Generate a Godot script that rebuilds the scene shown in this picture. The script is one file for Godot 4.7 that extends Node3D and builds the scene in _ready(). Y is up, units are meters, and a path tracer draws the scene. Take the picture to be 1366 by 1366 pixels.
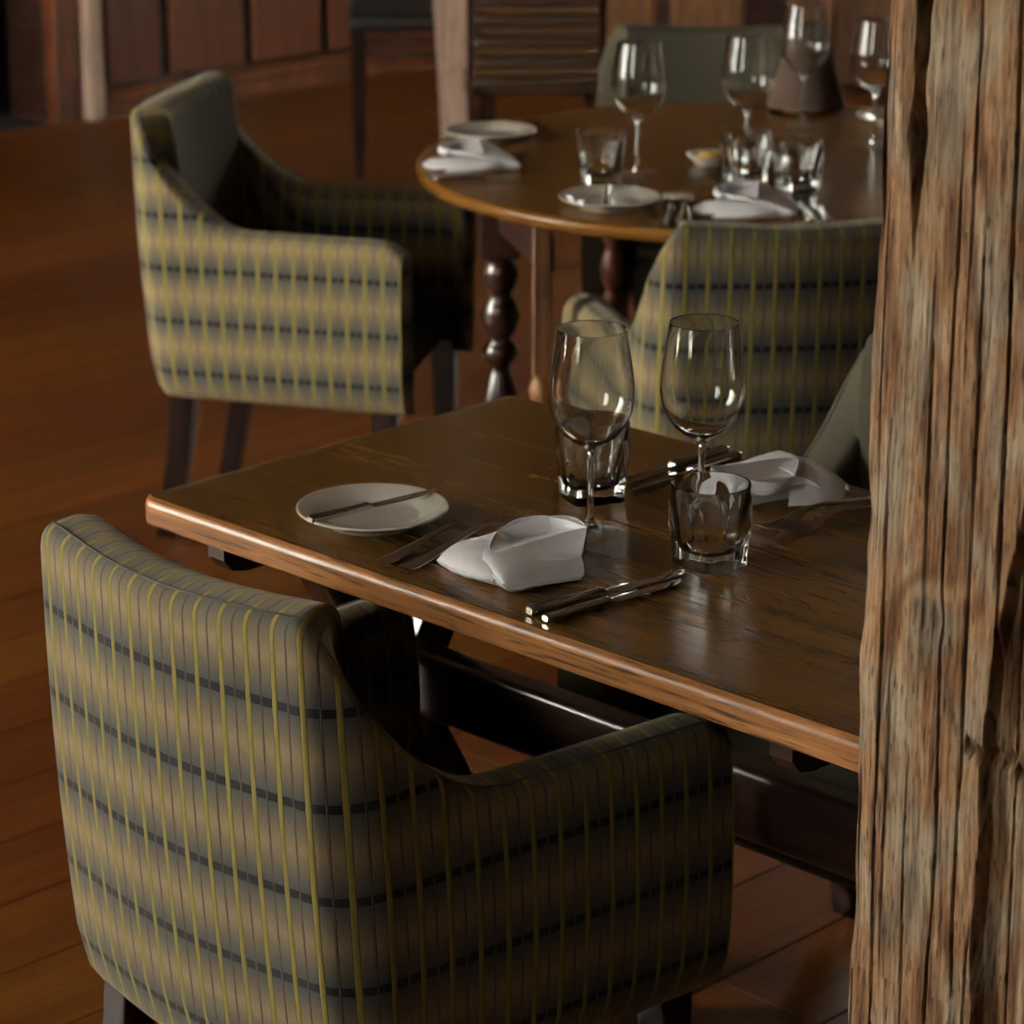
extends Node3D
# A dark inn dining room: two tables laid for a meal, upholstered tub chairs, a weathered timber post.
# Plan frame: origin at the near left corner of the rectangular table, u along its long edge, v across it.

const ANG := deg_to_rad(44.6)
const ORIGIN := Vector3(-0.405, 0, -2.984)
var U := Vector3(cos(ANG), 0, sin(ANG))
var V := Vector3(sin(ANG), 0, -cos(ANG))
const TH := 0.75                       # table height
var M := {}
var used := {}

func W(u: float, v: float, y := 0.0) -> Vector3:
	return ORIGIN + U * u + V * v + Vector3(0, y, 0)

# ---------------------------------------------------------------- mesh builder
class MB:
	var v := PackedVector3Array()
	var uv := PackedVector2Array()
	var idx := PackedInt32Array()
	var twins := []                    # vertex pairs that share a normal

	func patch(rows: Array, uvs := [], wrap := false, flip := false) -> void:
		var base := v.size()
		var nr := rows.size()
		var nc: int = rows[0].size()
		for i in nr:
			var r: PackedVector3Array = rows[i]
			v.append_array(r)
			if uvs.size():
				var t: PackedVector2Array = uvs[i]
				uv.append_array(t)
			else:
				for j in nc:
					uv.append(Vector2(float(j) / maxf(1, nc - 1), float(i) / maxf(1, nr - 1)))
		for i in nr - 1:
			for j in nc - 1:
				var a := base + i * nc + j
				var b := a + 1
				var c := a + nc + 1
				var d := a + nc
				if flip:
					tri(a, c, b)
					tri(a, d, c)
				else:
					tri(a, b, c)
					tri(a, c, d)
		if wrap:
			for i in nr:
				twins.append([base + i * nc, base + i * nc + nc - 1])

	func tri(a: int, b: int, c: int) -> void:
		if v[a].is_equal_approx(v[b]) or v[b].is_equal_approx(v[c]) or v[a].is_equal_approx(v[c]):
			return
		idx.append(a)
		idx.append(b)
		idx.append(c)

	# flat-shaded polygon fan
	func poly(pts: PackedVector3Array) -> void:
		var base := v.size()
		for p in pts:
			v.append(p)
			uv.append(Vector2(p.x, p.z))
		for i in range(1, pts.size() - 1):
			tri(base, base + i, base + i + 1)

	# closed rings -> skin with end caps
	func loft(rings: Array, flat := false, caps := true, su := 1.0, sv := 1.0) -> void:
		var n: int = rings[0].size()
		if flat:
			for i in rings.size() - 1:
				for j in n:
					var k := (j + 1) % n
					poly(PackedVector3Array([rings[i][j], rings[i][k], rings[i + 1][k], rings[i + 1][j]]))
		else:
			var rows := []
			var uvs := []
			var len := 0.0
			for i in rings.size():
				var r := PackedVector3Array(rings[i])
				r.append(r[0])
				if i > 0:
					len += (rings[i][0] - rings[i - 1][0]).length()
				var t := PackedVector2Array()
				var s := 0.0
				for j in r.size():
					if j > 0:
						s += (r[j] - r[j - 1]).length()
					t.append(Vector2(s * su, len * sv))
				rows.append(r)
				uvs.append(t)
			patch(rows, uvs, true)
		if caps:
			var first := PackedVector3Array(rings[0])
			first.reverse()
			poly(first)
			poly(PackedVector3Array(rings[rings.size() - 1]))

	func lathe(profile: Array, segs := 40, turn := 0.0) -> void:
		var rows := []
		var uvs := []
		var len := 0.0
		for i in profile.size():
			var p: Vector2 = profile[i]
			if i > 0:
				len += (p - profile[i - 1]).length()
			var r := PackedVector3Array()
			var t := PackedVector2Array()
			for j in segs + 1:
				var a := TAU * (j % segs) / segs + turn
				r.append(Vector3(p.x * cos(a), p.y, p.x * sin(a)))
				t.append(Vector2(float(j) / segs, len))
			rows.append(r)
			uvs.append(t)
		patch(rows, uvs, true)

	# chamfered box, length wise free; basis places it
	func box(c: Vector3, s: Vector3, bev := 0.002, bas := Basis.IDENTITY, taper := 1.0) -> void:
		var rings := []
		var h := s / 2
		for e in [[-h.y, bev], [-h.y + bev, 0.0], [h.y - bev, 0.0], [h.y, bev]]:
			var y: float = e[0]
			var i: float = e[1]
			var k := lerpf(taper, 1.0, (y + h.y) / s.y)
			var x := h.x * k - i
			var z := h.z * k - i
			var b := minf(bev, minf(x, z) * 0.9)
			var r := PackedVector3Array()
			for q in [[x - b, -z], [x, -z + b], [x, z - b], [x - b, z], [-x + b, z], [-x, z - b], [-x, -z + b], [-x + b, -z]]:
				r.append(c + bas * Vector3(q[0], y, q[1]))
			rings.append(r)
		loft(rings, true)

	func tube(path: Array, rad: Array, segs := 10, caps := true) -> void:
		var rings := []
		for i in path.size():
			var a: Vector3 = path[maxi(0, i - 1)]
			var b: Vector3 = path[mini(path.size() - 1, i + 1)]
			var d := (b - a).normalized()
			var ref := Vector3.UP if absf(d.y) < 0.9 else Vector3.RIGHT
			var x := d.cross(ref).normalized()
			var y := x.cross(d).normalized()
			var r := PackedVector3Array()
			for j in segs:
				var t := TAU * j / segs
				r.append(path[i] + (x * cos(t) + y * sin(t)) * float(rad[i]))
			rings.append(r)
		loft(rings, false, caps)

	func commit(closed := true) -> ArrayMesh:
		var vol := 0.0
		if closed:
			for k in range(0, idx.size(), 3):
				vol += v[idx[k]].dot((v[idx[k + 2]] - v[idx[k]]).cross(v[idx[k + 1]] - v[idx[k]]))
			if vol < 0:
				for k in range(0, idx.size(), 3):
					var t := idx[k + 1]
					idx[k + 1] = idx[k + 2]
					idx[k + 2] = t
		var n := PackedVector3Array()
		n.resize(v.size())
		for k in range(0, idx.size(), 3):
			var a := v[idx[k]]
			var f := (v[idx[k + 2]] - a).cross(v[idx[k + 1]] - a)
			n[idx[k]] += f
			n[idx[k + 1]] += f
			n[idx[k + 2]] += f
		for p in twins:
			var s: Vector3 = n[p[0]] + n[p[1]]
			n[p[0]] = s
			n[p[1]] = s
		for i in n.size():
			n[i] = n[i].normalized() if n[i].length_squared() > 1e-24 else Vector3.UP
		var arr := []
		arr.resize(Mesh.ARRAY_MAX)
		arr[Mesh.ARRAY_VERTEX] = v
		arr[Mesh.ARRAY_NORMAL] = n
		arr[Mesh.ARRAY_TEX_UV] = uv
		arr[Mesh.ARRAY_INDEX] = idx
		var m := ArrayMesh.new()
		m.add_surface_from_arrays(Mesh.PRIMITIVE_TRIANGLES, arr)
		return m

# ---------------------------------------------------------------- nodes
func numbered(called: String) -> String:
	if not used.has(called):
		used[called] = 0
		return called
	used[called] += 1
	return "%s_%03d" % [called, used[called]]

func thing(called: String, label: String, category: String, at := Vector3.ZERO, turn := 0.0, group := "") -> Node3D:
	var o := Node3D.new()
	o.name = numbered(called)
	add_child(o)
	o.position = at
	o.rotation.y = turn
	tag(o, label, category, group)
	return o

func tag(o: Node, label: String, category: String, group := "") -> void:
	o.set_meta("label", label)
	o.set_meta("category", category)
	if group:
		o.set_meta("group", group)

func obj(called: String, mesh: Mesh, mat: Material, parent: Node = self) -> MeshInstance3D:
	var o := MeshInstance3D.new()
	o.name = numbered(called) if parent == self else called
	o.mesh = mesh
	o.material_override = mat
	parent.add_child(o, true)
	return o

func struct(called: String, mesh: Mesh, mat: Material, parent: Node = self) -> MeshInstance3D:
	var o := obj(called, mesh, mat, parent)
	if parent == self:
		o.set_meta("kind", "structure")
	return o

func copy(src: Node3D, at: Vector3, turn: float, label: String, group := "") -> Node3D:
	var c: Node3D = src.duplicate()
	c.name = numbered(String(src.name).rstrip("0123456789").rstrip("_"))
	add_child(c)
	c.position = at
	c.rotation.y = turn
	c.set_meta("label", label)
	if group:
		c.set_meta("group", group)
	return c

func yaw_x(d: Vector3) -> float:       # turn that brings local +x onto d
	return atan2(-d.z, d.x)

func bx(called: String, c: Vector3, s: Vector3, mat: Material, parent: Node, bev := 0.002, bas := Basis.IDENTITY, taper := 1.0) -> MeshInstance3D:
	var b := MB.new()
	b.box(Vector3.ZERO, s, bev, bas, taper)
	var o := obj(called, b.commit(), mat, parent)
	o.position = c
	return o

# ---------------------------------------------------------------- textures
func nz(w: int, h: int, freq: float, sd: int, sx := 1, sy := 1, oct := 4) -> PackedByteArray:
	var f := FastNoiseLite.new()
	f.noise_type = FastNoiseLite.TYPE_SIMPLEX_SMOOTH
	f.seed = sd
	f.frequency = freq
	f.fractal_octaves = oct
	var im := f.get_seamless_image(maxi(8, w / sx), maxi(8, h / sy))
	im.convert(Image.FORMAT_L8)
	if sx > 1 or sy > 1:
		im.resize(w, h, Image.INTERPOLATE_CUBIC)
	return im.get_data()

func tex(w: int, h: int, rgb: PackedByteArray) -> ImageTexture:
	return ImageTexture.create_from_image(Image.create_from_data(w, h, false, Image.FORMAT_RGB8, rgb))

func gray(w: int, h: int, l: PackedByteArray) -> ImageTexture:
	return ImageTexture.create_from_image(Image.create_from_data(w, h, false, Image.FORMAT_L8, l))

# wood with grain along x: [colour, height]
func wood(w: int, h: int, sd: int, dark: Color, mid: Color, light: Color, rings := 6.0, warp := 3.0, pore := 0.5, flecks := 0, vertical := false, coarse := 1.0, grey := Color(0, 0, 0, 0)) -> Array:
	var big := nz(w, h, 0.004, sd, 4, 1, 3)
	var streak := nz(w, h, 0.11, sd + 1, 20, 1, 4)
	var fine := nz(w, h, 0.35, sd + 2, 24, 1, 2)
	var por := nz(w, h, 0.25, sd + 3, 12, 1, 2)
	var mott := nz(w, h, 0.012, sd + 4, 2, 1, 4)
	var c := PackedByteArray()
	var g := PackedByteArray()
	c.resize(w * h * 3)
	g.resize(w * h)
	var mark := PackedByteArray()
	mark.resize(w * h)
	if flecks > 0:
		var rng := RandomNumberGenerator.new()
		rng.seed = sd
		for k in flecks:
			var x := rng.randf() * w
			var y := rng.randf() * h
			var bend := nz_at(big, w, h, x, y)
			var slope := lerpf(0.25, 1.2, bend) * (1.0 if y < h * 0.5 else -1.0)
			var n := rng.randi_range(8, 26)
			var s := rng.randi_range(50, 130)
			for q in n:
				var xx := posmod(int(x + q * slope * 1.4), w)
				var yy := posmod(int(y + q), h)
				mark[yy * w + xx] = s
				mark[yy * w + (xx + 1) % w] = s / 2
	for y in h:
		for x in w:
			var i := y * w + x
			var b := big[i] / 255.0
			var r := 0.5 + 0.5 * sin((float(y) / h * rings + b * warp) * TAU)
			var t := 0.24 * r + 0.46 * (streak[i] / 255.0) + 0.20 * (fine[i] / 255.0) + 0.18 * (mott[i] / 255.0) - 0.04
			t = clampf((t - 0.5) * 1.6 * coarse + 0.5, 0.0, 1.0)
			var p := clampf((0.36 - por[i] / 255.0) * 6.0, 0.0, 1.0) * pore
			var col := dark.lerp(mid, t * 2.0) if t < 0.5 else mid.lerp(light, t * 2.0 - 1.0)
			if grey.a > 0:
				col = col.lerp(grey * (0.62 + 0.7 * t), clampf((mott[i] / 255.0 - 0.38) * 2.6, 0, 1) * grey.a)
			var k := 1.0 - 0.6 * p - mark[i] / 255.0 * 0.5
			var o := (x * h + y) if vertical else i
			c[o * 3] = int(clampf(col.r * k, 0, 1) * 255)
			c[o * 3 + 1] = int(clampf(col.g * k, 0, 1) * 255)
			c[o * 3 + 2] = int(clampf(col.b * k, 0, 1) * 255)
			g[o] = int(clampf(0.35 + 0.25 * (fine[i] / 255.0) + 0.4 * (streak[i] / 255.0) - 0.5 * p, 0, 1) * 255)
	if vertical:
		return [tex(h, w, c), gray(h, w, g)]
	return [tex(w, h, c), gray(w, h, g)]

func nz_at(a: PackedByteArray, w: int, h: int, x: float, y: float) -> float:
	return a[clampi(int(y), 0, h - 1) * w + clampi(int(x), 0, w - 1)] / 255.0

func mat(called: String, col: Color, rough := 0.6, metal := 0.0) -> StandardMaterial3D:
	var m := StandardMaterial3D.new()
	m.resource_name = called
	m.albedo_color = col
	m.roughness = rough
	m.metallic = metal
	return m

func wood_mat(called: String, t: Array, rough: float, scale: Vector3, tri := true, relief := 0.03, coat := 0.0) -> StandardMaterial3D:
	var m := mat(called, Color.WHITE, rough)
	m.albedo_texture = t[0]
	if relief > 0:
		m.heightmap_enabled = true
		m.heightmap_texture = t[1]
		m.heightmap_scale = relief
	m.uv1_triplanar = tri
	m.uv1_scale = scale
	if coat > 0:
		m.clearcoat_enabled = true
		m.clearcoat = coat
		m.clearcoat_roughness = 0.12
	return m

func tinted(src: StandardMaterial3D, called: String, tint: Color, off := Vector3.ZERO) -> StandardMaterial3D:
	var m: StandardMaterial3D = src.duplicate()
	m.resource_name = called
	m.albedo_color = tint
	m.uv1_offset = off
	return m

# striped upholstery: 0.132 m wide (four wide stripes), 0.19 m tall (two dyed bands)
func fabric() -> StandardMaterial3D:
	var w := 768
	var h := 768
	var a := nz(w, h, 0.02, 41, 1, 1, 3)
	var vert := nz(w, h, 0.30, 42, 1, 24, 2)
	var weave := nz(w, h, 0.45, 43, 1, 1, 1)
	var c := PackedByteArray()
	var g := PackedByteArray()
	c.resize(w * h * 3)
	g.resize(w * h)
	var tan_ := Color(0.58, 0.51, 0.39)
	var olive := Color(0.455, 0.425, 0.345)
	var slate := Color(0.315, 0.325, 0.315)
	var navy := Color(0.10, 0.108, 0.125)
	var yel := Color(0.56, 0.51, 0.25)
	var thin := Color(0.39, 0.305, 0.285)
	for y in h:
		var t := fmod(y * 2.0 / h, 1.0)        # one dyed band
		var d := absf(t - 0.5)
		d = floorf(d * 24.0) / 24.0            # woven in steps
		var base := navy
		if absf(t - 0.5) > 0.048:
			var q := clampf((d - 0.05) / 0.46, 0, 1)
			base = slate.lerp(olive, clampf(q * 2.2, 0, 1)) if q < 0.45 else olive.lerp(tan_, clampf((q - 0.45) * 2.4, 0, 1))
		for x in w:
			var i := y * w + x
			var wob := (a[i] / 255.0 - 0.5) * 4.0
			var xs := fmod(x + wob + w, w / 4.0) / (w / 4.0)
			var k := 0.80 + 0.22 * (vert[i] / 255.0) + 0.24 * (weave[i] / 255.0 - 0.3)
			var col := base
			var hh := 0.25 + 0.12 * (weave[i] / 255.0)
			var dy := absf(xs - 0.25)
			var dt := absf(xs - 0.75)
			if dy < 0.092:
				col = yel
				k = 0.78 + 0.40 * (weave[i] / 255.0)
				hh = 0.45 + 0.55 * sqrt(maxf(0.0, 1.0 - pow(dy / 0.092, 2)))
			elif dy < 0.108:
				k *= 0.75
				hh = 0.15
			elif dt < 0.030:
				col = thin
				hh = 0.35 + 0.40 * sqrt(maxf(0.0, 1.0 - pow(dt / 0.03, 2)))
			elif dt < 0.042:
				k *= 0.78
				hh = 0.15
			c[i * 3] = int(clampf(col.r * k, 0, 1) * 255)
			c[i * 3 + 1] = int(clampf(col.g * k, 0, 1) * 255)
			c[i * 3 + 2] = int(clampf(col.b * k, 0, 1) * 255)
			g[i] = int(clampf(hh, 0, 1) * 255)
	var m := mat("striped_upholstery", Color(0.89, 0.885, 0.875), 0.85)
	m.albedo_texture = tex(w, h, c)
	m.heightmap_enabled = true
	m.heightmap_texture = gray(w, h, g)
	m.heightmap_scale = 0.12
	m.uv1_scale = Vector3(1.0 / 0.132, 1.0 / 0.19, 1)
	m.rim_enabled = true
	m.rim = 0.25
	m.rim_tint = 0.6
	m.metallic_specular = 0.3
	return m

func tweed() -> StandardMaterial3D:
	var w := 512
	var a := nz(w, w, 0.5, 51, 1, 1, 2)
	var b := nz(w, w, 0.05, 52, 1, 1, 3)
	var c := PackedByteArray()
	c.resize(w * w * 3)
	for i in w * w:
		var k := 0.55 + 0.7 * (a[i] / 255.0) + 0.15 * (b[i] / 255.0 - 0.5)
		c[i * 3] = int(clampf(0.30 * k, 0, 1) * 255)
		c[i * 3 + 1] = int(clampf(0.285 * k, 0, 1) * 255)
		c[i * 3 + 2] = int(clampf(0.235 * k, 0, 1) * 255)
	var m := mat("olive_tweed", Color.WHITE, 0.9)
	m.albedo_texture = tex(w, w, c)
	m.heightmap_enabled = true
	m.heightmap_texture = gray(w, w, a)
	m.heightmap_scale = 0.05
	m.uv1_triplanar = true
	m.uv1_scale = Vector3(4, 4, 4)
	m.metallic_specular = 0.3
	return m

func linen() -> StandardMaterial3D:
	var w := 256
	var a := nz(w, w, 0.5, 61, 1, 8, 1)
	var b := nz(w, w, 0.5, 62, 8, 1, 1)
	var g := PackedByteArray()
	g.resize(w * w)
	for i in w * w:
		g[i] = (a[i] + b[i]) / 2
	var m := mat("white_linen", Color(0.95, 0.955, 0.97), 0.9)
	m.heightmap_enabled = true
	m.heightmap_texture = gray(w, w, g)
	m.heightmap_scale = 0.012
	m.uv1_triplanar = true
	m.uv1_scale = Vector3(12, 12, 12)
	m.metallic_specular = 0.3
	return m

func make_materials() -> void:
	M.stripe = fabric()
	M.tweed = tweed()
	M.linen = linen()
	M.inner = tinted(M.tweed, "grey_beige_inner_cloth", Color(1.28, 1.24, 1.2))
	var oak := wood(1024, 768, 11, Color(0.355, 0.225, 0.075), Color(0.41, 0.27, 0.097), Color(0.46, 0.315, 0.12), 3.0, 2.2, 0.12, 350)
	M.oak = wood_mat("lacquered_oak", oak, 0.24, Vector3(1.0, 1.6, 1), false, 0.0)
	M.oak.metallic_specular = 0.38
	M.oak.albedo_color = Color(0.90, 0.92, 0.88)
	M.oak_round = wood_mat("lacquered_oak_round", oak, 0.26, Vector3(0.9, 1.3, 1), true, 0.0)
	M.oak_round.metallic_specular = 0.38
	M.oak_edge = wood_mat("oak_edge", wood(1024, 256, 17, Color(0.46, 0.29, 0.15), Color(0.62, 0.42, 0.24), Color(0.72, 0.53, 0.33), 5.0, 2.0, 0.9), 0.35, Vector3(1, 1, 1), false, 0.02)
	var fl := wood(512, 512, 23, Color(0.31, 0.17, 0.045), Color(0.385, 0.218, 0.062), Color(0.44, 0.255, 0.08), 3.0, 2.0, 0.3)
	M.floor = wood_mat("floor_board_wood", fl, 0.5, Vector3(0.7, 2.2, 2.2), true, 0.01)
	M.floor.metallic_specular = 0.3
	var dk := wood(512, 256, 31, Color(0.10, 0.055, 0.04), Color(0.185, 0.11, 0.09), Color(0.26, 0.165, 0.135), 4.0, 2.0, 0.5)
	M.dark_x = wood_mat("dark_stained_oak", dk, 0.30, Vector3(1.5, 3, 3), true, 0.012, 0.35)
	var dkv := wood(512, 256, 33, Color(0.09, 0.05, 0.035), Color(0.16, 0.09, 0.07), Color(0.23, 0.14, 0.11), 4.0, 2.0, 0.5, 0, true)
	M.dark_y = wood_mat("dark_stained_oak_upright", dkv, 0.25, Vector3(3, 1.5, 3), true, 0.012, 0.35)
	M.leg = tinted(M.dark_y, "dark_chair_leg", Color(0.72, 0.68, 0.70))
	var pn := wood(512, 256, 37, Color(0.25, 0.115, 0.03), Color(0.39, 0.195, 0.06), Color(0.49, 0.265, 0.095), 4.0, 2.5, 0.5, 0, true)
	M.panel = wood_mat("wall_panel_oak", pn, 0.5, Vector3(2, 0.8, 2), true, 0.02)
	M.panel.albedo_color = Color(0.87, 0.84, 0.78)
	var pb := wood(512, 256, 39, Color(0.27, 0.165, 0.08), Color(0.42, 0.28, 0.15), Color(0.55, 0.39, 0.23), 4.0, 2.5, 0.5, 0, true)
	M.panel_b = wood_mat("wall_board_oak_pale", pb, 0.5, Vector3(2, 0.8, 2), true, 0.02)
	M.panel_c = tinted(M.panel_b, "wall_board_oak_brown", Color(0.85, 0.82, 0.78), Vector3(0.37, 0.2, 0.11))
	M.gate = tinted(M.panel_b, "lit_oak_gate_leg", Color(1.0, 0.97, 0.95))  # paler tone stands for the light falling on this gate leg
	M.mid_y = tinted(M.panel, "brown_oak_upright", Color(0.85, 0.8, 0.75))
	var ps := wood(1024, 512, 71, Color(0.36, 0.245, 0.165), Color(0.57, 0.425, 0.305), Color(0.70, 0.565, 0.43), 7.0, 2.5, 0.75, 0, true, 1.15, Color(0.56, 0.51, 0.44, 0.75))
	M.post = wood_mat("weathered_oak", ps, 0.85, Vector3(1.0 / 0.30, 1.0 / 0.62, 1), false, 0.16)
	M.post.metallic_specular = 0.25
	M.post.albedo_color = Color(0.92, 0.935, 0.95)
	M.pale = wood_mat("pale_limed_wood", wood(512, 256, 77, Color(0.50, 0.41, 0.36), Color(0.60, 0.50, 0.44), Color(0.68, 0.58, 0.51), 4.0, 2.0, 0.3, 0, true), 0.6, Vector3(2, 1, 2), true, 0.01)
	M.piping = mat("grey_green_piping", Color(0.27, 0.26, 0.225), 0.85)
	M.plaster = mat("cream_plaster", Color(0.52, 0.45, 0.36), 0.9)
	M.dark_plaster = mat("brown_plaster", Color(0.30, 0.21, 0.14), 0.9)
	M.recess_black = mat("near_black_lining", Color(0.05, 0.045, 0.04), 0.9)  # near-black lining of the doorway recess
	M.steel = mat("polished_steel", Color(0.78, 0.77, 0.75), 0.07, 1.0)
	M.china = mat("white_china", Color(0.86, 0.85, 0.80), 0.25)
	M.china.clearcoat_enabled = true
	M.china.clearcoat = 0.6
	M.china.clearcoat_roughness = 0.05
	M.glass = mat("clear_glass", Color(0.985, 0.99, 0.985, 0.0), 0.0)
	M.glass.refraction_enabled = true
	M.glass.refraction_scale = 0.05
	M.glass.transparency = BaseMaterial3D.TRANSPARENCY_ALPHA
	M.hazed_glass = mat("white_hazed_glass", Color(0.95, 0.96, 0.95, 0.11), 0.0)  # faint white tint painted in as the bright sheen of the foot
	M.hazed_glass.transparency = BaseMaterial3D.TRANSPARENCY_ALPHA
	M.pane = mat("window_glass", Color(0.95, 0.98, 0.96, 0.06), 0.02)
	M.pane.transparency = BaseMaterial3D.TRANSPARENCY_ALPHA
	M.paint = mat("white_window_paint", Color(0.72, 0.70, 0.65), 0.5)
	M.butter = mat("butter", Color(0.85, 0.66, 0.30), 0.5)
	M.brass = mat("brass", Color(0.72, 0.52, 0.22), 0.3, 1.0)
	M.glide = mat("nickel_glide", Color(0.7, 0.68, 0.66), 0.3, 0.8)
	M.shade = mat("brown_lampshade_cloth", Color(0.25, 0.18, 0.135), 0.85)
	M.cane = mat("brown_cane", Color(0.26, 0.165, 0.06), 0.55)
	M.cane_b = mat("dark_brown_cane", Color(0.19, 0.115, 0.045), 0.6)
	M.leather = mat("black_leather", Color(0.035, 0.028, 0.025), 0.5)

# ---------------------------------------------------------------- tub chair
# local frame: the sitter looks along -z, floor at y 0
func chair_path(n: int) -> Array:      # outer plan outline from right arm front round the back; [x, z]
	var pts := PackedVector2Array()
	var r := 0.055
	var zb := 0.245
	for i in 26:
		var t := i / 25.0
		pts.append(Vector2(lerpf(0.275, 0.240, t), lerpf(-0.236, zb - r, t)))
	for i in range(1, 13):
		var a := i / 12.0 * PI / 2
		pts.append(Vector2(0.240 - r + r * cos(a), zb - r + r * sin(a)))
	for i in range(1, 17):
		var t := i / 16.0
		pts.append(Vector2(lerpf(0.240 - r, 0, t), zb + 0.020 * sin(t * PI / 2)))
	var m := pts.size()
	for i in range(m - 2, -1, -1):
		pts.append(Vector2(-pts[i].x, pts[i].y))
	# even spacing
	var len := PackedFloat32Array([0.0])
	for i in range(1, pts.size()):
		len.append(len[i - 1] + pts[i].distance_to(pts[i - 1]))
	var total := len[len.size() - 1]
	var out := PackedVector2Array()
	var k := 0
	for i in n + 1:
		var s := total * i / n
		while k < len.size() - 2 and len[k + 1] < s:
			k += 1
		var t := clampf((s - len[k]) / maxf(1e-6, len[k + 1] - len[k]), 0, 1)
		out.append(pts[k].lerp(pts[k + 1], t))
	return [out, total]

func chair_top(d: float, across: float) -> float:   # rim height at depth d in front of the back
	var h := 0.588
	if d < 0.205:
		h += 0.212 * pow(1.0 - d / 0.205, 2.1)
	return h - 0.008 * cos(clampf(across / 0.2, -1, 1) * PI / 2) * clampf(1.0 - d * 20.0, 0, 1)

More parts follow.
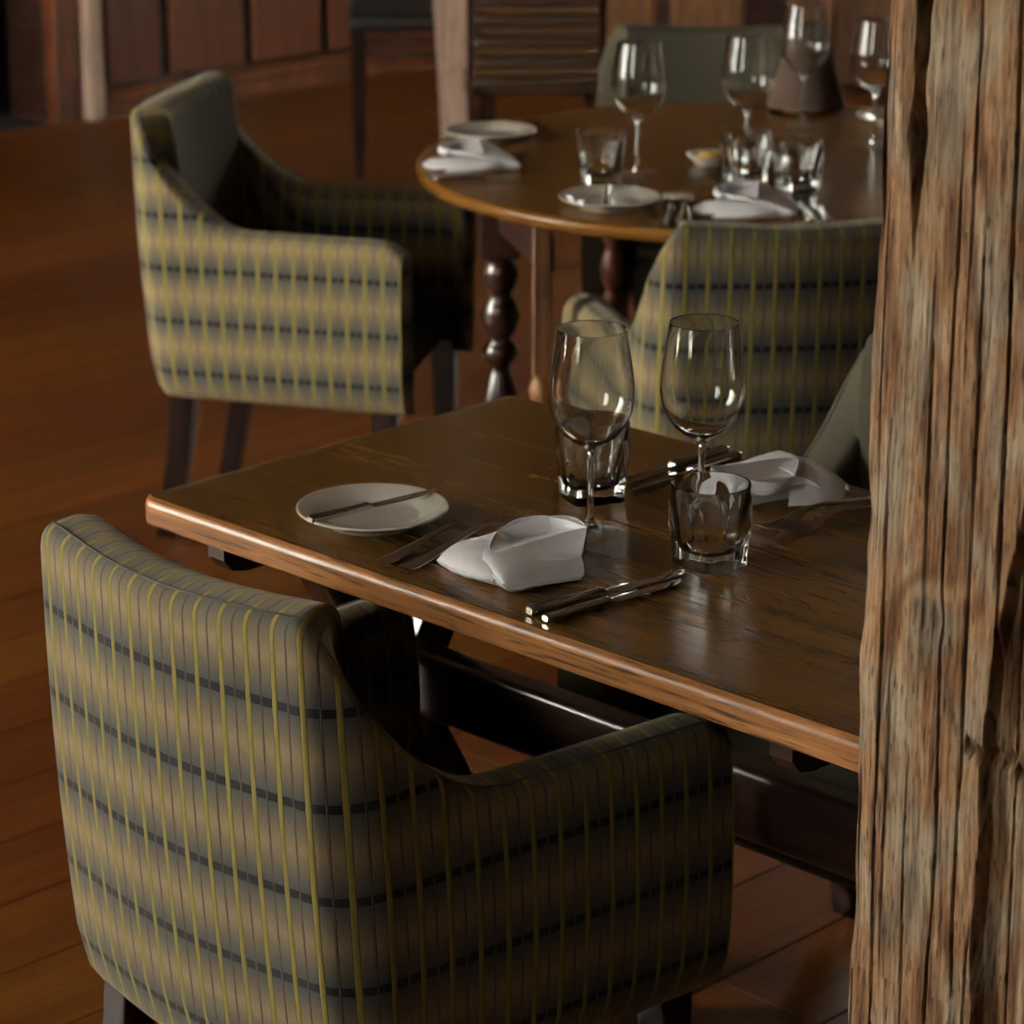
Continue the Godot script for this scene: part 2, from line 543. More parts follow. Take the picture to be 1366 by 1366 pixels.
func make_chair(label: String, at: Vector3, turn: float) -> Node3D:
	var o := thing("tub_chair", label, "chair", at, turn, "striped tub chairs")
	var N := 150
	var pp := chair_path(N)
	var pts: PackedVector2Array = pp[0]
	var total: float = pp[1]
	var y0 := 0.275
	var cols := []                      # per station: {outer, rim, inner} arrays of points, with v lengths
	var depth0 := 0.265
	for i in N + 1:
		var p := pts[i]
		var a := pts[maxi(0, i - 1)]
		var b := pts[mini(N, i + 1)]
		var t2 := (b - a).normalized()
		var inw := Vector2(-t2.y, t2.x)
		if inw.dot(-p) < 0 and absf(p.y) > 0.01 and p.y > 0.1:
			inw = -inw
		if p.y <= 0.1:
			inw = Vector2(-signf(p.x), 0)
		var d := maxf(0.0, depth0 - p.y)
		var h := chair_top(maxf(0.0, d - 0.022), p.x) - 0.018 * pow(clampf(1.0 - (p.y + 0.236) / 0.04, 0, 1), 2.0)
		var wback := clampf(1.0 - d / 0.28, 0, 1)
		wback = wback * wback * (3 - 2 * wback)
		var th := lerpf(0.062, 0.072, wback)
		var prof := []
		prof.append(Vector2(0.022, y0))
		prof.append(Vector2(0.006, y0 + 0.006))
		prof.append(Vector2(0.0, y0 + 0.022))
		for q in range(1, 11):
			prof.append(Vector2(0.0 - 0.006 * sin(q / 10.0 * PI), lerpf(y0 + 0.022, h - 0.020, q / 10.0)))
		for q in range(1, 5):
			var an := q / 4.0 * PI / 2
			prof.append(Vector2(0.020 - 0.020 * cos(an), h - 0.020 + 0.020 * sin(an)))
		prof.append(Vector2(th * 0.5, h + 0.003))
		for q in range(0, 5):
			var an := q / 4.0 * PI / 2
			prof.append(Vector2(th - 0.022 + 0.022 * sin(an), h - 0.022 + 0.022 * cos(an)))
		var split := prof.size() - 1
		for q in range(1, 9):
			prof.append(Vector2(th + 0.008 * sin(q / 8.0 * PI), lerpf(h - 0.022, 0.40, q / 8.0)))
		var col := PackedVector3Array()
		var vl := PackedFloat32Array()
		var run := 0.0
		for q in prof.size():
			var pr: Vector2 = prof[q]
			var lean := 0.030 * wback * clampf((pr.y - y0) / 0.51, 0, 1.1)
			var pull := 0.0
			if pr.y < y0 + 0.05:
				pull = 0.012 * (1.0 - (pr.y - y0) / 0.05)
			var pos := p + inw * (pr.x + pull)
			col.append(Vector3(pos.x * (1.0 - 0.02 * wback * (pr.y - y0)), pr.y, pos.y + lean))
			if q > 0:
				run += (prof[q] - prof[q - 1]).length()
			vl.append(run)
		cols.append([col, vl, split])
	var nrow: int = cols[0][0].size()
	var split0: int = cols[0][2]
	var back_a := int(N * 0.30)
	var back_b := N - back_a
	var sh := MB.new()
	var rim_v := [false]                # the boxing strip on the rim is cut from another place of the cloth
	var grid := func(b: MB, i0: int, i1: int, q0: int, q1: int) -> void:
		var rows := []
		var uvs := []
		for q in range(q0, q1 + 1):
			var r := PackedVector3Array()
			var t := PackedVector2Array()
			for i in range(i0, i1 + 1):
				r.append(cols[i][0][q])
				t.append(Vector2(total * i / N + 0.009, (cols[i][1][q] - cols[i][1][split0 - 7] + 0.064) if rim_v[0] else (cols[i][1][q] - 0.021)))
			rows.append(r)
			uvs.append(t)
		b.patch(rows, uvs)
	grid.call(sh, 0, N, 0, split0 - 7)
	rim_v[0] = true
	grid.call(sh, 0, N, split0 - 7, split0)
	rim_v[0] = false
	grid.call(sh, 0, back_a, split0, nrow - 1)
	grid.call(sh, back_b, N, split0, nrow - 1)
	# piping along the seam between the outside and the rim strip
	var wl := MB.new()
	var wp := []
	var wr := []
	for i in range(0, N + 1, 2):
		wp.append(cols[i][0][split0 - 7])
		wr.append(0.0014)
	wl.tube(wp, wr, 6)
	obj("piping", wl.commit(), M.piping, o)
	# underside and arm fronts
	var rows := []
	for q in 2:
		var r := PackedVector3Array()
		for i in N + 1:
			r.append(cols[i][0][0] if q == 1 else Vector3(cols[i][0][nrow - 1].x, y0, cols[i][0][nrow - 1].z))
		rows.append(r)
	sh.patch(rows)
	for e in [0, N]:
		var out_ := PackedVector3Array()
		var col: PackedVector3Array = cols[e][0]
		var half := split0 - 4
		var fr := []
		var fu := []
		for q in range(0, half + 1):
			var a := col[q]
			var qi := nrow - 1 - int(round(q * float(nrow - 1 - half) / half))
			var b := col[qi]
			b.y = a.y
			if q == 0:
				b = Vector3(col[nrow - 1].x, a.y, col[nrow - 1].z)
			var r := PackedVector3Array()
			var t := PackedVector2Array()
			for k in 7:
				var f := k / 6.0
				var pnt := a.lerp(b, f)
				pnt.z -= 0.012 * sin(f * PI) * clampf(1.0 - pow(float(q) / half, 6), 0, 1)
				r.append(pnt)
				t.append(Vector2(0.009 + f * 0.06, cols[e][1][q] + 0.055))
			fr.append(r)
			fu.append(t)
		sh.patch(fr, fu, false, e == 0)
	obj("upholstered_shell", sh.commit(false), M.stripe, o)
	var ib := MB.new()
	grid.call(ib, back_a, back_b, split0, nrow - 1)
	var inner := obj("inner_back", ib.commit(false), M.inner, o)
	inner.set_meta("label", "plain woven inner back")
	# seat cushion and rail
	var st := MB.new()
	var rings := []
	for e in [[0.385, 0.02], [0.40, 0.006], [0.412, 0.0], [0.428, 0.012], [0.436, 0.03]]:
		var ring := PackedVector3Array()
		var x: float = 0.175 - e[1]
		var zf: float = -0.20 + e[1]
		var zk: float = 0.215 - e[1]
		for q in [[x - 0.03, zf], [x, zf + 0.03], [x, 0.10], [x - 0.04, zk - 0.01], [x - 0.08, zk], [-x + 0.08, zk], [-x + 0.04, zk - 0.01], [-x, 0.10], [-x, zf + 0.03], [-x + 0.03, zf]]:
			ring.append(Vector3(q[0], e[0], q[1]))
		rings.append(ring)
	st.loft(rings)
	obj("seat_cushion", st.commit(), M.tweed, o)
	bx("seat_rail", Vector3(0, 0.34, 0.0), Vector3(0.35, 0.11, 0.39), M.tweed, o, 0.012)
	for s in [[0.225, -0.195, 0.0], [-0.225, -0.195, 0.0], [0.19, 0.19, 0.045], [-0.19, 0.19, 0.045]]:
		var b := MB.new()
		var lr := []
		for e in [[0.0, 0.0165], [0.004, 0.018], [0.15, 0.0205], [0.295, 0.023]]:
			var y: float = e[0]
			var k: float = e[1]
			var zo: float = s[2] * pow(1.0 - y / 0.295, 1.5)
			var ring := PackedVector3Array()
			for q in [[1, -0.8], [1, 0.8], [0.8, 1], [-0.8, 1], [-1, 0.8], [-1, -0.8], [-0.8, -1], [0.8, -1]]:
				ring.append(Vector3(q[0] * k, y, q[1] * k + zo))
			lr.append(ring)
		b.loft(lr, true)
		var leg := obj("leg", b.commit(), M.leg, o)
		leg.position = Vector3(s[0], 0.004, s[1])
		var gl := MB.new()
		gl.lathe([Vector2(0, -0.004), Vector2(0.010, -0.004), Vector2(0.013, 0.001), Vector2(0.013, 0.004), Vector2(0, 0.004)], 12)
		var glide := obj("glide", gl.commit(), M.glide, leg)
		glide.position = Vector3(0, 0, s[2])
	return o

# ---------------------------------------------------------------- tables
func rect_table() -> void:
	var o := thing("dining_table", "small rectangular oak table with crossed dark legs, laid for two", "table", ORIGIN, -ANG)
	var LEN := 1.02
	var WID := 0.576
	var cuts := [0.0, 0.152, 0.291, 0.432, WID]
	var tk := 0.031
	for k in 4:
		var a: float = cuts[k]
		var b: float = cuts[k + 1]
		var ra := 0.0105 if k == 0 else 0.0006
		var rb := 0.0105 if k == 3 else 0.0006
		var mbt := MB.new()
		var sec := PackedVector2Array()      # (v, y) from the lower a side over the top to the lower b side
		for q in 5:
			var an := q / 4.0 * PI / 2
			sec.append(Vector2(a + 0.004 * (1 - sin(an)) * (1.0 if k == 0 else 0.15), TH - tk + 0.004 * (1 - cos(an))))
		for q in 7:
			var an := q / 6.0 * PI / 2
			sec.append(Vector2(a + ra * (1 - cos(an)), TH - ra + ra * sin(an)))
		for q in 7:
			var an := q / 6.0 * PI / 2
			sec.append(Vector2(b - rb + rb * sin(an), TH - rb + rb * cos(an)))
		for q in 5:
			var an := q / 4.0 * PI / 2
			sec.append(Vector2(b - 0.004 * (1 - cos(an)) * (1.0 if k == 3 else 0.15), TH - tk + 0.004 * (1 - sin(an))))
		var us := []                         # [u, how far the corner is rounded off in v, how far the arris is eased in y]
		var rc := 0.022
		for q in 10:
			var an := q / 9.0 * PI / 2
			us.append([rc * (1 - cos(an)), rc * (1 - sin(an)), 0.006 * pow(1 - sin(an), 1.5)])
		for q in range(1, 20):
			us.append([lerpf(rc, LEN - rc, q / 20.0), 0.0, 0.0])
		for q in range(9, -1, -1):
			var an := q / 9.0 * PI / 2
			us.append([LEN - rc * (1 - cos(an)), rc * (1 - sin(an)), 0.006 * pow(1 - sin(an), 1.5)])
		var rows := []
		var uvs := []
		for e in us:
			var uu: float = e[0]
			var ins: float = e[1]
			var r := PackedVector3Array()
			var t := PackedVector2Array()
			var run := 0.0
			for q in sec.size():
				var s := sec[q]
				var y := minf(s.y, TH - e[2])
				y = maxf(y, TH - tk + e[2] * 0.4)
				var vv := s.x
				if k == 0:
					vv = maxf(vv, lerpf(ins, b, (vv - a) / (b - a)))
				if k == 3:
					vv = minf(vv, lerpf(WID - ins, a, (b - vv) / (b - a)))
				r.append(Vector3(uu, y, -vv))
				if q > 0:
					run += s.distance_to(sec[q - 1])
				t.append(Vector2(uu * 0.95 + k * 0.31, (a + run) * 1.02 + k * 0.27))
			rows.append(r)
			uvs.append(t)
		if k == 0:
			var er := []
			var eu := []
			var tr := []
			var tu := []
			for q in rows.size():
				er.append(rows[q].slice(0, 11))
				var eq := PackedVector2Array()
				for w in 11:
					eq.append(Vector2(rows[q][w].x * 0.42, uvs[q][w].y * 3.2 + 0.1))
				eu.append(eq)
				tr.append(rows[q].slice(10))
				tu.append(uvs[q].slice(10))
			var eb := MB.new()  # front edge in a paler oak than the top boards
			eb.patch(er, eu, false, true)
			var ed := obj("front_edge", eb.commit(false), M.oak_edge, o)
			ed.set_meta("label", "paler front edge with dark pores")
			mbt.patch(tr, tu)
		else:
			mbt.patch(rows, uvs)
		for e in [0, rows.size() - 1]:
			var ring := PackedVector3Array(rows[e])
			if e == 0:
				ring.reverse()
			mbt.poly(ring)
		# underside
		mbt.patch([PackedVector3Array([rows[0][sec.size() - 1], rows[rows.size() - 1][sec.size() - 1]]), PackedVector3Array([rows[0][0], rows[rows.size() - 1][0]])])
		obj("top_board", mbt.commit(k > 0), M.oak, o)
	var yu := TH - tk
	for side in [0, 1]:
		var uc: float = [0.036, 0.975][side]
		var cc: float = [0.109, 0.885][side]
		# cleat under the top
		var cl := MB.new()
		var prof := []
		for q in [[0.018, 0.0], [0.018, -0.020], [0.030, -0.034], [0.05, -0.038], [0.526, -0.038], [0.546, -0.034], [0.558, -0.020], [0.558, 0.0]]:
			prof.append(Vector2(q[0], q[1]))
		var r0 := PackedVector3Array()
		var r1 := PackedVector3Array()
		for q in prof:
			r0.append(Vector3(cc - 0.013, yu + q.y, -q.x))
			r1.append(Vector3(cc + 0.013, yu + q.y, -q.x))
		cl.loft([r0, r1], true)
		obj("cleat", cl.commit(), M.dark_x, o)
		for s in [-1.0, 1.0]:
			var top := Vector3(uc, yu, -(0.350 + s * 0.165))
			var foot := Vector3(uc, 0.0, -(0.350 - s * 0.245))
			var d := (top - foot).normalized()
			var lb := MB.new()
			var rings := []
			var wv := 0.034
			for e in [foot, top]:
				var ring := PackedVector3Array()
				for q in [[-0.018, -1.0], [0.018, -1.0], [0.021, -0.9], [0.021, 0.9], [0.018, 1.0], [-0.018, 1.0], [-0.021, 0.9], [-0.021, -0.9]]:
					ring.append(Vector3(uc + q[0] + s * 0.0015, e.y, e.z + q[1] * wv))
				rings.append(ring)
			lb.loft(rings, true)
			obj("leg", lb.commit(), M.dark_y, o)
	# stretcher between the crossings
	var sb := MB.new()
	var rings := []
	for uu in [0.03, 0.045, 0.30, 0.5, 0.7, 0.975, 0.99]:
		var ins := 0.008 if (uu < 0.04 or uu > 0.98) else 0.0
		var ring := PackedVector3Array()
		for q in 16:
			var an := TAU * q / 16.0 + PI / 16
			var cx := signf(cos(an)) * pow(absf(cos(an)), 0.38)
			var cy := signf(sin(an)) * pow(absf(sin(an)), 0.38)
			ring.append(Vector3(uu, 0.463 + (0.042 - ins) * cy, -0.350 + (0.022 - ins) * cx))
		rings.append(ring)
	sb.loft(rings)
	obj("stretcher", sb.commit(), M.dark_x, o)

func turned(h0: float, h1: float, big: float) -> Array:      # profile of a turned leg, foot to block
	var prof := [Vector2(0, h0)]
	var q := [[0.0, 0.55], [0.02, 0.8], [0.06, 1.0], [0.10, 0.85], [0.14, 0.55], [0.16, 0.75], [0.18, 0.55], [0.22, 0.50], [0.30, 0.85], [0.40, 1.0], [0.50, 0.85], [0.58, 0.5], [0.60, 0.46], [0.62, 0.7], [0.65, 0.92], [0.68, 0.7], [0.70, 0.5], [0.73, 0.75], [0.78, 0.95], [0.83, 0.75], [0.86, 0.5], [0.89, 0.72], [0.93, 0.88], [0.97, 0.72], [1.0, 0.5]]
	for e in q:
		prof.append(Vector2(e[1] * big, lerpf(h0, h1, e[0])))
	prof.append(Vector2(0, h1))
	return prof

func round_table(c: Vector3) -> void:
	var o := thing("round_table", "round oak gate-leg table with turned legs, behind the rectangular table", "table", c)
	var R := 0.572
	var b := MB.new()
	var prof := [Vector2(0, TH), Vector2(R * 0.5, TH), Vector2(R - 0.012, TH)]
	for q in range(1, 7):
		var an := q / 6.0 * PI / 2
		prof.append(Vector2(R - 0.009 + 0.009 * sin(an), TH - 0.009 + 0.009 * cos(an)))
	prof.append_array([Vector2(R - 0.002, TH - 0.020), Vector2(R - 0.012, TH - 0.024), Vector2(0, TH - 0.024)])
	b.lathe(prof, 96)
	obj("tabletop", b.commit(), M.oak_round, o)
	var yb := TH - 0.024
	var legs := [[-0.430, 0.0, 0.036, M.dark_y], [0.35, 0.08, 0.034, M.dark_y], [-0.225, -0.36, 0.026, M.mid_y], [0.20, -0.34, 0.030, M.mid_y], [-0.362, 0.350, 0.0165, M.gate, 0.47], [0.33, 0.28, 0.024, M.mid_y]]
	for e in legs:
		var big: float = e[2]
		var lb := MB.new()
		var top: float = e[4] if e.size() > 4 else 0.585
		lb.lathe(turned(0.10, top, big * (1.5 if e.size() > 4 else 1.0)), 20)
		var leg := obj("turned_leg", lb.commit(), e[3], o)
		leg.position = Vector3(e[0], 0, e[1])
		bx("leg_block", Vector3(0, (top + yb) / 2, 0), Vector3(big * 1.9, yb - top, big * 1.9), e[3], leg, 0.003)
		bx("foot_block", Vector3(0, 0.05, 0), Vector3(big * 1.8, 0.10, big * 1.8), e[3], leg, 0.003)
	for e in [[-0.430, 0.0, 0.35, 0.08], [-0.430, 0.0, -0.345, 0.355], [0.35, 0.08, 0.20, -0.34], [-0.430, 0.0, -0.225, -0.36]]:
		for y in [0.055, 0.66]:
			var a := Vector3(e[0], y, e[1])
			var d := Vector3(e[2], y, e[3])
			var r := bx("gate_rail" , (a + d) / 2, Vector3(a.distance_to(d) - 0.055, 0.05 if y < 0.3 else 0.06, 0.020), M.dark_x, o)
			r.rotation.y = yaw_x(d - a)

# ---------------------------------------------------------------- tableware
func wine_glass(label: String, at: Vector3) -> Node3D:
	var o := thing("wine_glass", label, "wine glass", at, 0.0, "wine glasses")
	var outp := [[0.0, 0.0], [0.020, 0.0], [0.0325, 0.0], [0.0338, 0.0009], [0.0332, 0.0018], [0.024, 0.0032], [0.012, 0.0060], [0.0062, 0.0110], [0.0043, 0.020], [0.0036, 0.035], [0.0034, 0.055], [0.0036, 0.075], [0.0042, 0.084], [0.0056, 0.090], [0.0100, 0.0945], [0.0190, 0.0990], [0.0285, 0.1065], [0.0370, 0.1180], [0.0425, 0.1310], [0.0447, 0.1450], [0.0445, 0.1580], [0.0428, 0.1730], [0.0402, 0.1900], [0.0375, 0.2060], [0.0358, 0.2172]]
	var inp := [[0.0356, 0.2178], [0.0350, 0.2176], [0.0349, 0.2168], [0.0366, 0.2060], [0.0393, 0.1900], [0.0419, 0.1730], [0.0436, 0.1580], [0.0438, 0.1450], [0.0416, 0.1315], [0.0360, 0.1188], [0.0275, 0.1078], [0.0180, 0.1010], [0.0090, 0.0975], [0.0, 0.0965]]
	var prof := []
	for e in outp + inp:
		prof.append(Vector2(e[0], e[1]))
	# smooth the hand-set profile
	# the thin glass foot has its bright sheen tinted in as haze, stem and bowl are one solid wall of glass
	var foot := MB.new()
	foot.lathe(prof.slice(2, 8), 48)
	obj("foot", foot.commit(false), M.hazed_glass, o)
	var bowl := MB.new()
	var sp := [Vector2(0, 0.0045)]
	sp.append_array(prof.slice(6))
	bowl.lathe(sp, 64)
	obj("bowl_and_stem", bowl.commit(), M.glass, o)
	return o

func tumbler(label: String, at: Vector3, turn: float) -> Node3D:
	var o := thing("tumbler", label, "tumbler", at, turn, "faceted tumblers")
	var b := MB.new()
	var segs := 64
	var rows := []
	# outside: square foot that turns round at the rim, eight flutes between
	var stations := [[0.0, 0.0, 1.0], [0.0, 0.0295, 1.0], [0.0008, 0.0308, 1.0], [0.014, 0.0318, 1.0], [0.018, 0.0323, 0.92], [0.030, 0.0338, 0.72], [0.045, 0.0356, 0.48], [0.060, 0.0379, 0.24], [0.072, 0.0392, 0.08], [0.078, 0.0398, 0.0], [0.0842, 0.0402, 0.0], [0.0850, 0.0398, 0.0]]
	var inner := [[0.0849, 0.0386, 0.0], [0.0842, 0.0383, 0.0], [0.078, 0.0378, 0.0], [0.060, 0.0352, 0.0], [0.045, 0.0330, 0.0], [0.030, 0.0305, 0.0], [0.022, 0.0285, 0.0], [0.0175, 0.0250, 0.0], [0.0155, 0.018, 0.0], [0.0150, 0.008, 0.0], [0.0150, 0.0, 0.0]]
	for e in stations + inner:
		var r := PackedVector3Array()
		for j in segs + 1:
			var a := TAU * (j % segs) / segs
			var p := lerpf(2.0, 7.0, e[2])
			var k := 1.0 / pow(pow(absf(cos(a)), p) + pow(absf(sin(a)), p), 1.0 / p)
			k = 1.0 + (k - 1.0) * (0.80 if e[2] > 0 else 0.0)
			var flute := 0.0019 * absf(cos(a * 4.0 + PI / 2)) * clampf((e[2]) * (1.15 - e[2]) * 4.0, 0, 1)
			var rad: float = e[1] * k - flute
			if e[1] <= 0.0:
				rad = 0.0
			r.append(Vector3(rad * cos(a), e[0], rad * sin(a)))
		rows.append(r)
	b.patch(rows, [], true)
	obj("glass_body", b.commit(), M.glass, o)
	return o

func plate(label: String, at: Vector3) -> Node3D:
	var o := thing("side_plate", label, "plate", at, 0.0, "white side plates")
	var b := MB.new()
	var prof := []
	for e in [[0.0, 0.004], [0.044, 0.004], [0.045, 0.0], [0.048, 0.0], [0.050, 0.004], [0.060, 0.0075], [0.0785, 0.0150], [0.0800, 0.0162], [0.0797, 0.0178], [0.0775, 0.0180], [0.066, 0.0148], [0.057, 0.0118], [0.052, 0.0086], [0.047, 0.0072], [0.03, 0.0068], [0.0, 0.0067]]:
		prof.append(Vector2(e[0], e[1]))
	b.lathe(prof, 72)
	obj("plate_body", b.commit(), M.china, o)
	return o

func ell(x: float, cy: float, cz: float, ry: float, rz: float, n := 12, pw := 0.75) -> PackedVector3Array:
	var r := PackedVector3Array()
	for j in n:
		var a := TAU * j / n
		r.append(Vector3(x, cy + ry * signf(sin(a)) * pow(absf(sin(a)), pw), cz + rz * signf(cos(a)) * pow(absf(cos(a)), pw)))
	return r

# cutlery lies along +x from its handle end, resting on y 0
func knife(label: String, at: Vector3, dir: Vector3, size := 1.0, group := "table knives", edge := 1.0) -> Node3D:
	var o := thing("table_knife", label, "knife", at, yaw_x(dir), group)
	var h := MB.new()
	var rings := []
	for e in [[0.0, 0.0035, 0.0050], [0.0015, 0.0046, 0.0072], [0.006, 0.0050, 0.0082], [0.02, 0.0047, 0.0080], [0.06, 0.0043, 0.0068], [0.085, 0.0040, 0.0058], [0.090, 0.0046, 0.0066], [0.093, 0.0046, 0.0066], [0.096, 0.0034, 0.0056]]:
		rings.append(ell(e[0] * size, 0.0052 * size, 0.0, e[1] * size, e[2] * size, 14, 0.6))
	h.loft(rings)
	obj("handle", h.commit(), M.steel, o)
	var bl := MB.new()
	rings = []
	for e in [[0.095, 0.0030, -0.0050, 0.0050], [0.104, 0.0014, -0.0064, 0.0086], [0.125, 0.0012, -0.0066, 0.0092], [0.165, 0.0011, -0.0066, 0.0092], [0.188, 0.0010, -0.0064, 0.0078], [0.200, 0.0008, -0.0060, 0.0040], [0.207, 0.0005, -0.0055, -0.0020], [0.2095, 0.0003, -0.0052, -0.0045]]:
		var ring := PackedVector3Array()
		var yc := 0.0040
		var z0: float = e[2] * edge
		var z1: float = e[3] * edge
		for q in [[-1.0, 0.0], [-0.9, 1.0], [0.0, 0.9], [1.0, 0.06], [1.0, -0.06], [0.0, -0.9], [-0.9, -1.0]]:
			ring.append(Vector3(e[0], yc + q[1] * e[1], lerpf(z0, z1, (q[0] + 1) / 2)) * size)
		rings.append(ring)
	bl.loft(rings)
	obj("blade", bl.commit(), M.steel, o)
	return o

func fork(label: String, at: Vector3, dir: Vector3, size := 1.0, group := "table forks") -> Node3D:
	var o := thing("table_fork", label, "fork", at, yaw_x(dir), group)
	var h := MB.new()
	var rings := []
	for e in [[0.0, 0.0012, 0.0060, 0.0026], [0.002, 0.0018, 0.0088, 0.0026], [0.010, 0.0020, 0.0102, 0.0030], [0.03, 0.0019, 0.0090, 0.0042], [0.07, 0.0020, 0.0056, 0.0085], [0.10, 0.0022, 0.0038, 0.0125], [0.125, 0.0022, 0.0038, 0.0125], [0.138, 0.0016, 0.0075, 0.0095], [0.148, 0.0013, 0.0112, 0.0060], [0.156, 0.0012, 0.0120, 0.0036]]:
		rings.append(ell(e[0] * size, e[3] * size, 0.0, e[1] * size, e[2] * size, 14, 0.8))
	h.loft(rings)
	obj("handle", h.commit(), M.steel, o)
	for k in 4:
		var tb := MB.new()
		rings = []
		var z := (k - 1.5) * 0.0063
		for e in [[0.154, 0.0012, 0.0022, 0.0042], [0.165, 0.0012, 0.0016, 0.0020], [0.180, 0.0011, 0.0014, 0.0024], [0.194, 0.0010, 0.0012, 0.0050], [0.200, 0.0005, 0.0005, 0.0070]]:
			rings.append(ell(e[0] * size, e[3] * size, z * size, e[1] * size, e[2] * size, 8, 0.9))
		tb.loft(rings)
		obj("tine", tb.commit(), M.steel, o)
	return o

func bez(p: Array, t: float) -> Vector3:
	# cubic through four points at 0, 1/3, 2/3 and 1
	var a := t * 3.0
	return p[0] * (-(a - 1) * (a - 2) * (a - 3) / 6.0) + p[1] * (a * (a - 2) * (a - 3) / 2.0) + p[2] * (-a * (a - 1) * (a - 3) / 2.0) + p[3] * (a * (a - 1) * (a - 2) / 6.0)

func sheet(b: MB, net: Array, n := 26, th := 0.0016, ripple := 0.0) -> void:
	var f := FastNoiseLite.new()
	f.seed = 5
	f.frequency = 1.0
	var P := []
	for i in n + 1:
		var row := PackedVector3Array()
		for j in n + 1:
			var c := []
			for k in 4:
				c.append(bez(net[k], float(j) / n))
			var p: Vector3 = bez(c, float(i) / n)
			p.y += f.get_noise_2d(p.x * 38.0, p.z * 38.0) * ripple
			p.y = maxf(p.y, 0.0006)
			row.append(p)
		P.append(row)
	var Q := []
	for i in n + 1:
		var row := PackedVector3Array()
		for j in n + 1:
			var a: Vector3 = P[mini(n, i + 1)][j] - P[maxi(0, i - 1)][j]
			var d: Vector3 = P[i][mini(n, j + 1)] - P[i][maxi(0, j - 1)]
			var nn := a.cross(d).normalized()
			if nn.y < 0:
				nn = -nn
			var q: Vector3 = P[i][j] - nn * th
			q.y = maxf(q.y, 0.0002)
			row.append(q)
		Q.append(row)
	b.patch(P)
	b.patch(Q, [], false, true)
	for e in 4:
		var r0 := PackedVector3Array()
		var r1 := PackedVector3Array()
		for k in n + 1:
			var i: int = [0, n, k, k][e]
			var j: int = [k, k, 0, n][e]
			r0.append(P[i][j])
			r1.append(Q[i][j])
		b.patch([r0, r1], [], false, e == 0 or e == 3)

